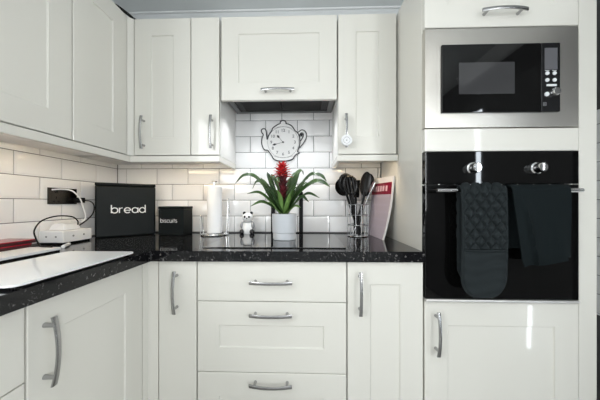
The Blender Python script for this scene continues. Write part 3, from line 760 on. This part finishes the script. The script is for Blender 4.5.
# ---- white disc hanging on the right wall cabinet handle -------------------
t = thing('hanging_timer', 'small round white disc hanging by a strap from the right wall cabinet handle', 'timer', (0.193, 1.236, 1.375))
b = BM(); lathe(b, [(0, 0.006), (0.024, 0.006), (0.0275, 0.002), (0.0275, -0.003), (0.0245, -0.007), (0.017, -0.0075), (0.0165, -0.0055), (0, -0.0055)], (0.1925, 1.236, 1.408), 40, axis='Y'); obj('disc', b, WPLAST, t, world=True)
b = BM(); lathe(b, [(0.0165, -0.0056), (0.0165, -0.0064), (0.0150, -0.0064), (0.0150, -0.0056)], (0.1925, 1.236, 1.408), 36, axis='Y'); lathe(b, [(0, 0), (0.003, 0), (0.0025, -0.002), (0, -0.002)], (0.1925, 1.2305, 1.408), 12, axis='Y'); obj('dial_ring', b, GPLAST, t, world=True)
b = BM(); tube(b, catmull([(0.1925, 1.236, 1.434), (0.1935, 1.2375, 1.46), (0.196, 1.238, 1.49), (0.198, 1.242, 1.512), (0.198, 1.254, 1.519), (0.198, 1.259, 1.505), (0.197, 1.258, 1.47)], 5), 0.0026, 8, flat=0.6); obj('strap', b, GPLAST, t, world=True)

# ---- bread bin -------------------------------------------------------------
t = thing('bread_bin', 'tall black metal bin lettered bread in the corner of the worktop', 'bread bin', (-1.140, 1.307, WZ), R(41))
W, Dp, H = 0.288, 0.092, 0.302
b = BM(); box(b, 0.001, W-0.001, 0.001, Dp-0.001, 0.0005, H-0.016, 0.008, seg=4); d = obj('body', b, BLACKM, t)
b = BM(); box(b, 0, W, 0, Dp, H-0.0155, H, 0.006, seg=3); obj('lid', b, BLACKM, t)
lettering('bread', 0.0290, 0.0027, 0.25, SILVERP, t, 0.152, 0.0008, 0.134)

# ---- biscuit tin -----------------------------------------------------------
t = thing('biscuit_tin', 'small square black tin lettered biscuits beside the bread bin', 'tin', (-0.876, 1.440, WZ), R(-4))
W, Dp, H = 0.158, 0.105, 0.170
b = BM(); box(b, 0.001, W-0.001, 0.001, Dp-0.001, 0.0005, H-0.016, 0.004); obj('body', b, BLACKM, t)
b = BM(); box(b, 0, W, 0, Dp, H-0.0155, H, 0.003); obj('lid', b, BLACKM, t)
lettering('biscuits', 0.0158, 0.0014, 0.27, SILVERP, t, 0.066, 0.0008, 0.076)

# ---- kitchen roll and its holder ------------------------------------------
RX, RY = -0.553, 1.475
t = thing('kitchen_roll_holder', 'chrome wire kitchen roll holder standing left of the hob', 'kitchen roll holder', (RX, RY, WZ))
b = BM(); ring = [(RX+0.075*math.cos(2*math.pi*k/40), RY+0.075*math.sin(2*math.pi*k/40), WZ+0.005) for k in range(40)]
tube(b, ring, 0.0042, 8, closed=True); tube(b, [(RX+0.062*math.cos(2*math.pi*k/40), RY+0.062*math.sin(2*math.pi*k/40), WZ+0.008) for k in range(40)], 0.003, 8, closed=True)
tube(b, [(RX-.075, RY, WZ+.006), (RX+.075, RY, WZ+.006)], 0.003, 8); tube(b, [(RX, RY-.075, WZ+.006), (RX, RY+.075, WZ+.006)], 0.003, 8); obj('base', b, CHROME, t, world=True)
b = BM(); tube(b, [(RX, RY, WZ+0.006), (RX, RY, WZ+0.315)], 0.0042, 10); obj('rod', b, CHROME, t, world=True)
b = BM(); tube(b, [(RX-.016, RY, WZ+.318), (RX+.016, RY, WZ+.318)], 0.004, 10); obj('finial', b, CHROME, t, world=True)
for s, hgt in ((-1, 0.115), (1, 0.215)):
    b = BM(); x = RX+s*0.082
    tube(b, catmull([(x-s*.006, RY-.022, WZ+.006), (x, RY-.016, WZ+hgt*.6), (x, RY-.009, WZ+hgt-.008), (x, RY, WZ+hgt), (x, RY+.009, WZ+hgt-.008), (x, RY+.016, WZ+hgt*.6), (x-s*.006, RY+.022, WZ+.006)], 6), 0.0028, 8); obj('side_arm', b, CHROME, t, world=True)
b = BM(); lathe(b, [(0.014, 0.012), (0.041, 0.012), (0.0425, 0.016), (0.0425, 0.281), (0.041, 0.285), (0.014, 0.285), (0.014, 0.012)], (RX, RY, WZ), 48)
tag(obj('kitchen_roll', b, PAPER), 'white paper kitchen roll on the chrome wire holder', 'kitchen roll')

# ---- panda cruet -----------------------------------------------------------
AX, AY = -0.366, 1.528
t = thing('panda_figurine', 'small black and white ceramic panda figurine between kitchen roll and plant', 'figurine', (AX, AY, WZ))
b = BM(); lathe(b, [(0, 0.001), (0.030, 0.001), (0.036, 0.012), (0.037, 0.035), (0.031, 0.062), (0.022, 0.078), (0, 0.082)], (AX, AY, WZ), 32); obj('body', b, CERAM, t, world=True)
b = BM(); ball(b, (AX, AY-0.002, WZ+0.102), 0.034, 0.028, 0.029); hd = obj('head', b, CERAM, t, world=True)
for s in (-1, 1):
    b = BM(); ball(b, (AX+s*0.022, AY, WZ+0.128), 0.010, 0.007, 0.010, n=14, m=8); obj('ear', b, CERAMK, hd, world=True)
    b = BM(); ball(b, (AX+s*0.013, AY-0.0275, WZ+0.106), 0.0065, 0.004, 0.0075, n=12, m=8); obj('eye_patch', b, CERAMK, hd, world=True)
    b = BM(); ball(b, (AX+s*0.0325, AY-0.012, WZ+0.053), 0.011, 0.014, 0.024, n=16, m=10); obj('arm', b, CERAMG, t, world=True)
    b = BM(); ball(b, (AX+s*0.030, AY-0.022, WZ+0.0165), 0.0155, 0.020, 0.016, n=16, m=10); obj('foot', b, CERAMK, t, world=True)
b = BM(); ball(b, (AX, AY-0.031, WZ+0.097), 0.005, 0.003, 0.0035, n=12, m=8); obj('nose', b, CERAMK, hd, world=True)
b = BM(); tube(b, [(AX+0.027*math.cos(2*math.pi*k/32), AY+0.027*math.sin(2*math.pi*k/32), WZ+0.0755) for k in range(32)], 0.0035, 8, closed=True); obj('collar', b, CERAMG, t, world=True)

# ---- utensil basket --------------------------------------------------------
BX, BY, BR, BHt = 0.289, 1.445, 0.058, 0.180
t = thing('utensil_basket', 'round chrome wire basket holding black utensils near the oven housing', 'utensil holder', (BX, BY, WZ))
def circ(r, z, n=40): return [(BX+r*math.cos(2*math.pi*k/n), BY+r*math.sin(2*math.pi*k/n), z) for k in range(n)]
for z in (WZ+0.004, WZ+0.065, WZ+0.122, WZ+BHt):
    b = BM(); tube(b, circ(BR, z), 0.0025, 8, closed=True); obj('hoop', b, WIRE, t, world=True)
for k in range(12):
    a = 2*math.pi*k/12+0.13; b = BM(); x, y = BX+BR*math.cos(a), BY+BR*math.sin(a)
    tube(b, [(x, y, WZ+0.004), (x, y, WZ+BHt)], 0.0018, 6); obj('upright_wire', b, WIRE, t, world=True)
b = BM(); lathe(b, [(0, 0.003), (BR-0.001, 0.003), (BR-0.001, 0.006), (0, 0.006)], (BX, BY, WZ), 36); obj('base', b, WIRE, t, world=True)
def utensil(name, label, kind, foot, head, w, l, m=BLACKP, hr=0.0095, depth=0.012):
    f, h = Vector(foot), Vector(head); d = (h-f).normalized(); nrm = Vector((0, -1, 0)); nrm = (nrm-d*nrm.dot(d)).normalized(); s = d.cross(nrm).normalized()
    t = thing(name, label, 'utensil', f, 0, 'utensils in the wire basket')
    neck = h-d*l*0.92
    b = BM(); tube(b, catmull([f, f.lerp(neck, .5)+nrm*0.002, neck+nrm*(depth*.3 if kind != 'turner' else 0), h-d*l*0.75], 6), lambda q: hr*(1.15-0.45*q), 10, flat=0.7); obj('handle', b, m, t, world=True)
    b = BM()
    if kind in ('spoon', 'ladle'):
        A = []; Bk = []; NR, NA = 6, 28
        for i in range(NR+1):
            r = i/NR; ra = []; rb = []
            for k in range(NA if i else 1):
                a = 2*math.pi*k/NA; p = h + s*w*r*math.cos(a) + d*l*r*math.sin(a) - nrm*depth*(1-r*r)
                ra.append(b.verts.new(p)); rb.append(b.verts.new(p-nrm*0.0028))
            A.append(ra); Bk.append(rb)
        for L_, flip in ((A, 0), (Bk, 1)):
            for i in range(NR):
                for k in range(NA):
                    k2 = (k+1) % NA
                    b.faces.new((L_[i][0], L_[i+1][k], L_[i+1][k2]) if i == 0 else (L_[i][k], L_[i+1][k], L_[i+1][k2], L_[i][k2]))
        for k in range(NA): b.faces.new((A[NR][k], Bk[NR][k], Bk[NR][(k+1) % NA], A[NR][(k+1) % NA]))
    elif kind == 'slotted':
        tube(b, [h+s*w*math.cos(2*math.pi*k/28)+d*l*math.sin(2*math.pi*k/28) for k in range(28)], 0.0075, 8, closed=True, flat=0.7)
        for q in (-.55, -.18, .18, .55):
            e = l*math.sqrt(1-q*q); tube(b, [h+s*w*q-d*e, h+s*w*q-nrm*depth*.5, h+s*w*q+d*e], 0.0070, 6)
    elif kind == 'turner':
        for q in (-.8, -.4, 0, .4, .8): tube(b, [h+s*w*q*.8-d*l, h+s*w*q+d*l], 0.0042 if abs(q) < .7 else .0055, 6)
        for e in (-1, 1): tube(b, [h-s*w*(.84 if e < 0 else 1)+d*l*e, h+s*w*(.84 if e < 0 else 1)+d*l*e], 0.0065, 6)
    elif kind == 'server':
        A = [h+s*w*math.cos(2*math.pi*k/24)+d*l*math.sin(2*math.pi*k/24) for k in range(24)]
        tube(b, A, 0.008, 8, closed=True)
        for k in range(0, 24, 2): tube(b, [A[k], A[k]+nrm*0.022+(A[k]-h)*0.1], lambda q: 0.0042*(1-.6*q), 6)
        for q in (-.5, 0, .5): tube(b, [h+s*w*q-d*l*.9, h+s*w*q+d*l*.9], 0.0075, 6)
    obj('head', b, m, t, world=True)
ZF = WZ+0.012
utensil('pasta_server', 'black toothed pasta server at the front of the wire basket, leaning left', 'server', (0.294, 1.4105, ZF), (0.241, 1.405, 1.200), 0.034, 0.050, hr=0.0075)
utensil('serving_spoon', 'black solid serving spoon in the right half of the wire basket', 'spoon', (0.280, 1.4225, ZF), (0.328, 1.4215, 1.212), 0.030, 0.066, hr=0.008, depth=0.010)
utensil('slotted_spoon', 'black slotted spoon rising at the top of the left cluster in the wire basket', 'slotted', (0.305, 1.436, ZF), (0.224, 1.437, 1.212), 0.038, 0.052, hr=0.008)
utensil('steel_spoon', 'thin steel spoon leaning furthest right in the wire basket', 'spoon', (0.262, 1.4485, ZF), (0.369, 1.439, 1.188), 0.011, 0.040, m=NICKEL, hr=0.0035, depth=0.006)
utensil('straining_spoon', 'black straining spoon behind the serving spoon in the wire basket', 'slotted', (0.269, 1.4585, ZF), (0.346, 1.460, 1.205), 0.032, 0.060, hr=0.008)
utensil('soup_ladle', 'black soup ladle leaning furthest left in the wire basket', 'ladle', (0.304, 1.472, ZF), (0.213, 1.474, 1.195), 0.050, 0.054, hr=0.008, depth=0.028)
utensil('slotted_turner', 'black slotted turner upright at the back of the wire basket', 'turner', (0.280, 1.4855, ZF), (0.288, 1.494, 1.185), 0.022, 0.046, hr=0.008)

# ---- booklet leaning on the oven housing -----------------------------------
t = thing('booklet', 'lilac and crimson booklet leaning against the side of the oven housing', 'booklet', (0.38, 1.40, WZ))
c00, c10 = Vector((0.368, 1.535, WZ+0.001)), Vector((0.384, 1.283, WZ+0.001))      # bottom: far, near
c01, c11 = Vector((0.402, 1.552, 1.247)), Vector((0.4515, 1.322, 1.243))            # top: far, near
def bk(i, j):
    p = (c00*(1-i)+c10*i)*(1-j) + (c01*(1-i)+c11*i)*j
    return p + Vector((0.010*math.sin(math.pi*j)*(0.3+0.7*i), 0, 0))
nb = (c10-c00).cross(c01-c00).normalized()
if nb.x > 0: nb = -nb
b = BM(); sheet(b, bk, lambda i, j: nb, lambda i, j: (0.0, 0.006), 10, 24); obj('pages', b, COVERW, t, world=True)
def patch(name, i0, i1, j0, j1, lift, m, par=None):
    b = BM(); sheet(b, lambda i, j: bk(i0+(i1-i0)*i, j0+(j1-j0)*j)+nb*lift, lambda i, j: nb, lambda i, j: (0.0003, 0.0), 6, 12)
    return obj(name, b, m, par or t, world=True)
cv = patch('cover', 0.0, 0.955, 0.0, 0.708, 0.0006, COVER)
cw = patch('cover_top', 0.0, 0.955, 0.905, 0.998, 0.0006, COVERW)
bd = patch('title_band', 0.0, 0.955, 0.71, 0.905, 0.0006, BANDR)
for i0, i1 in ((0.10, 0.16), (0.19, 0.28), (0.31, 0.40), (0.43, 0.52), (0.55, 0.64), (0.70, 0.78)): patch('title_mark', i0, i1, 0.765, 0.855, 0.0012, PINKT, bd)
for j0 in (0.66, 0.52, 0.40, 0.28, 0.16): patch('text_line', 0.10, 0.88, j0, j0+0.035, 0.0011, GREYT, cv)

# ---- double socket, plugs and cables on the left wall ----------------------
t = thing('double_socket', 'dark metal double socket on the left tiled wall', 'socket', (XL, 1.213, 1.135), R(0))
b = BM(); box(b, XL+0.0002, XL+0.008, 1.141, 1.287, 1.094, 1.174, 0.002); p = obj('plate', b, SOCK, t, world=True)
for y in (1.178, 1.250):
    b = BM(); box(b, XL+0.008, XL+0.0105, y-0.007, y+0.007, 1.148, 1.166, 0.001); obj('switch', b, BLACKP, p, world=True)
    b = BM()
    for dy, dz, w, h in ((0, 0.0, 0.004, 0.011), (-0.011, -0.018, 0.009, 0.005), (0.011, -0.018, 0.009, 0.005)): box(b, XL+0.0075, XL+0.0086, y+dy-w/2, y+dy+w/2, 1.126+dz-h/2, 1.126+dz+h/2)
    obj('pin_holes', b, BLACKP, p, world=True)
t = thing('white_cable', 'white cable looping from the dark wall socket down to the white power block', 'cable', (XL+0.02, 1.17, 1.16))
b = BM(); tube(b, catmull([(XL+.014, 1.150, 1.163), (XL+.036, 1.178, 1.167), (XL+.060, 1.205, 1.160), (XL+.080, 1.225, 1.125), (XL+.088, 1.238, 1.075), (XL+.092, 1.246, 1.030), (XL+.090, 1.236, 1.010), (XL+.085, 1.215, 1.009), (XL+.070, 1.190, 1.0095)], 8), 0.0031, 8); obj('lead', b, WPLAST, t, world=True)
t = thing('black_charger', 'black plug and lead pushed into the right side of the wall socket', 'charger', (XL+0.03, 1.27, 1.11))
b = BM(); box(b, XL+.0088, XL+.050, 1.262, 1.292, 1.100, 1.128, 0.004); obj('plug', b, BLACKP, t, world=True)
b = BM(); tube(b, catmull([(XL+.048, 1.285, 1.113), (XL+.070, 1.300, 1.108), (XL+.080, 1.310, 1.085), (XL+.078, 1.305, 1.045), (XL+.066, 1.280, 1.01), (XL+.050, 1.250, 0.984), (XL+.032, 1.230, 0.977)], 7), 0.0030, 8); obj('lead', b, BLACKP, t, world=True)
# white power block with a plug on top
t = thing('power_block', 'white power extension block in front of the wall socket beside the bread bin', 'extension block', (-1.165, 1.175, WZ))
b = BM(); box(b, XL+0.004, -1.106, 1.100, 1.252, WZ+0.008, WZ+0.062, 0.004); bb = obj('body', b, WPLAST, t, world=True)
b = BM(); box(b, XL+0.008, -1.112, 1.106, 1.246, WZ+0.0005, WZ+0.0078); obj('base', b, BLACKP, t, world=True)
for y in (1.150, 1.205):
    b = BM(); lathe(b, [(0.0045, 0), (0.004, 0.0015), (0, 0.0015)], (-1.106, y, WZ+0.036), 12, axis='X'); obj('port', b, GPLAST, bb, world=True)
for x in (-1.185, -1.140):
    b = BM(); lathe(b, [(0.0045, 0), (0.004, -0.0015), (0, -0.0015)], (x, 1.100, WZ+0.036), 12, axis='Y'); obj('port', b, GPLAST, bb, world=True)
b = BM(); bx = [(-1.205, 1.125), (-1.125, 1.125), (-1.125, 1.215), (-1.205, 1.215)]
va = [b.verts.new((x, y, WZ+.0625)) for x, y in bx]; vb = [b.verts.new((-1.165+(x+1.165)*.72, 1.17+(y-1.17)*.78, WZ+.094)) for x, y in bx]
b.faces.new(va[::-1]); b.faces.new(vb)
for i in range(4): b.faces.new((va[i], va[(i+1) % 4], vb[(i+1) % 4], vb[i]))
bmesh.ops.bevel(b, geom=list(b.edges), offset=0.006, segments=3, profile=.5, affect='EDGES')
tag(obj('plug_top', b, WPLAST), 'white plug with sloping sides sitting on top of the power block', 'plug')
b = BM(); tube(b, catmull([(-1.122, 1.190, WZ+.085), (-1.110, 1.175, 1.015), (-1.105, 1.140, 1.036), (-1.105, 1.070, 1.042), (-1.102, 1.005, 1.026), (-1.092, 0.968, 0.990), (-1.082, 0.966, 0.955), (-1.066, 0.962, WZ+.026), (-1.045, 0.950, WZ+.0200), (-0.990, 0.940, WZ+.0200)], 7), 0.0030, 8)
tag(obj('black_cable', b, BLACKP), 'thin black cable arching left over the power block down to the worktop', 'cable')
b = BM(); tube(b, [(-1.060, 1.080, WZ+.0075), (-1.030, 1.030, WZ+.0075), (-1.022, 1.017, WZ+.0075)], 0.0070, 12)
tag(obj('cable_plug', b, WPLAST), 'small white cylindrical connector lying in front of the power block', 'connector')

# ---- things on the left worktop --------------------------------------------
def rrect(x0, x1, y0, y1, r, n=6):
    out = []
    for cx, cy, a0 in ((x1-r, y1-r, 0), (x0+r, y1-r, 90), (x0+r, y0+r, 180), (x1-r, y0+r, 270)):
        for k in range(n+1): a = R(a0+90*k/n); out.append((cx+r*math.cos(a), cy+r*math.sin(a)))
    return out
t = thing('worktop_saver', 'large white glass worktop saver lying at the front edge of the left worktop', 'chopping board', (-0.76, 0.72, WZ))
b = BM(); prismz(b, rrect(-0.890, -0.634, 0.520, 0.905, 0.018), WZ+0.006, WZ+0.011, 0.001); obj('glass_plate', b, WGLASS, t, world=True)
for x in (-0.87, -0.654):
    for y in (0.54, 0.885):
        b = BM(); lathe(b, [(0, 0.0003), (0.009, 0.0003), (0.008, 0.0058), (0, 0.0058)], (x, y, WZ), 16); obj('rubber_foot', b, BLACKP, t, world=True)
t = thing('slim_tray', 'slim white slab with a black underside lying by the left wall under the red cases', 'tray', (-1.09, 0.75, WZ))
b = BM(); prismz(b, rrect(XL+0.006, -0.966, 0.50, 0.958, 0.010), WZ+0.0075, WZ+0.0155, 0.002); obj('top', b, WPLAST, t, world=True)
b = BM(); prismz(b, rrect(XL+0.008, -0.968, 0.502, 0.956, 0.010), WZ+0.0005, WZ+0.0072); obj('underside', b, BLACKP, t, world=True)
def case(z0, dx, dy, label):
    t = thing('flat_case', label, 'case', (-1.16, 0.75, z0), 0, 'red flat cases')
    x0, x1, y0, y1 = XL+0.008, -1.098+dx, 0.52, 0.985+dy
    b = BM(); prismz(b, rrect(x0, x1, y0, y1, 0.006), z0+0.0115, z0+0.0145, 0.001); obj('lid', b, CASERED, t, world=True)
    b = BM(); prismz(b, rrect(x0+.001, x1-.001, y0+.001, y1-.001, 0.006), z0+0.0003, z0+0.0112, 0.001); obj('base', b, CASEDRK, t, world=True)
case(WZ+0.0158, 0.004, -0.02, 'lower of the two flat red cases stacked by the left wall')
case(WZ+0.0308, 0.0, 0.0, 'upper of the two flat red cases stacked by the left wall, glossy red top')

# ---- dark curved tube lying on top of the corner cabinets -----------------------
b = BM(); tube(b, catmull([(-0.960, 1.18, ZW1+0.006), (-0.952, 1.22, ZW1+0.020), (-0.935, 1.265, ZW1+0.017), (-0.915, 1.30, ZW1+0.008), (-0.885, 1.33, ZW1+0.006)], 7), lambda q: 0.003+0.0045*math.sin(math.pi*q), 8)
tag(obj('dark_curl', b, BLACKP), 'dark curved sliver curling over the top of the cabinets in the back left corner', 'cable')

# ------------------------------------------------------------------ light
def area(name, loc, rot, sx, sy, e, col, spread=180):
    l = bpy.data.lights.new(name, 'AREA'); l.shape = 'RECTANGLE'; l.size = sx; l.size_y = sy; l.energy = e; l.color = col; l.spread = R(spread)
    o = bpy.data.objects.new(name, l); C.objects.link(o); o.location = loc; o.rotation_euler = rot; return o
area('window_and_side_fill', ((WX0+WX1)/2, YR-0.02, (WZ0+WZ1)/2), (R(90), 0, 0), WX1-WX0-.1, WZ1-WZ0-.1, 1.5, (0.98, 0.99, 1.0))
for x, y in ((-0.45, -1.3), (0.25, -1.3), (1.0, -0.35)):
    l = bpy.data.lights.new('ceiling_fill', 'AREA'); l.shape = 'DISK'; l.size = 0.16; l.energy = 1.0; l.color = (1.0, 0.97, 0.92)  # added ceiling fill without fittings
    o = bpy.data.objects.new('ceiling_fill', l); C.objects.link(o); o.location = (x, y, ZC-0.01)
area('window_and_side_fill', (XR+0.02, (VY0+VY1)/2, (WZ0+WZ1)/2), (0, R(90), 0), WZ1-WZ0-.1, VY1-VY0-.1, 54, (0.96, 0.985, 1.0))  # side fill through the added right window
for x in (-0.34, 0.04): area('hood_fill', (x, 1.38, 1.664), (0, 0, 0), 0.05, 0.05, 0.65, (0.96, 0.98, 1.0), 95)  # unseen fill added under the hood to lift the lower tiles
area('window_and_side_fill', (XL-0.02, (LY0+LY1)/2, (WZ0+WZ1)/2), (0, R(-90), 0), WZ1-WZ0-.1, 0.85, 30, (0.96, 0.985, 1.0))  # side fill through the added left window
area('ceiling_soft_fill', (-0.30, -0.5, ZC-0.012), (0, 0, 0), 0.9, 0.9, 3, (1.0, 0.98, 0.95))  # unseen soft fill added overhead to lift the horizontal surfaces
WARM = (1.0, 0.76, 0.48)
area('cabinet_strip_light', (FL-0.034, 0.87, ZL-0.009), (0, 0, R(90)), 0.8, 0.012, 0.22, WARM)
area('cabinet_strip_light', (-0.695, FW+0.034, ZL-0.009), (0, 0, 0), 0.41, 0.012, 0.55, WARM)
area('cabinet_strip_light', (0.275, FW+0.034, ZL-0.009), (0, 0, 0), 0.17, 0.012, 0.3, WARM)

w = bpy.data.worlds.new('sky'); bpy.context.scene.world = w; w.use_nodes = True
bg = w.node_tree.nodes['Background']; bg.inputs['Color'].default_value = (0.86, 0.93, 1.0, 1); bg.inputs['Strength'].default_value = 0.4

# ------------------------------------------------------------------ camera and view
cam = bpy.data.cameras.new('camera'); co = bpy.data.objects.new('camera', cam); C.objects.link(co)
co.location = (0, 0, 1.10); co.rotation_euler = (R(90), 0, R(1.7))
cam.sensor_width = 36; cam.lens = 250/600*36; cam.shift_y = 3/600; cam.clip_start = 0.02
s = bpy.context.scene; s.camera = co
s.view_settings.view_transform = 'Standard'; s.view_settings.look = 'None'; s.view_settings.gamma = 1; s.view_settings.use_curve_mapping = False
s.view_settings.exposure = 0.0
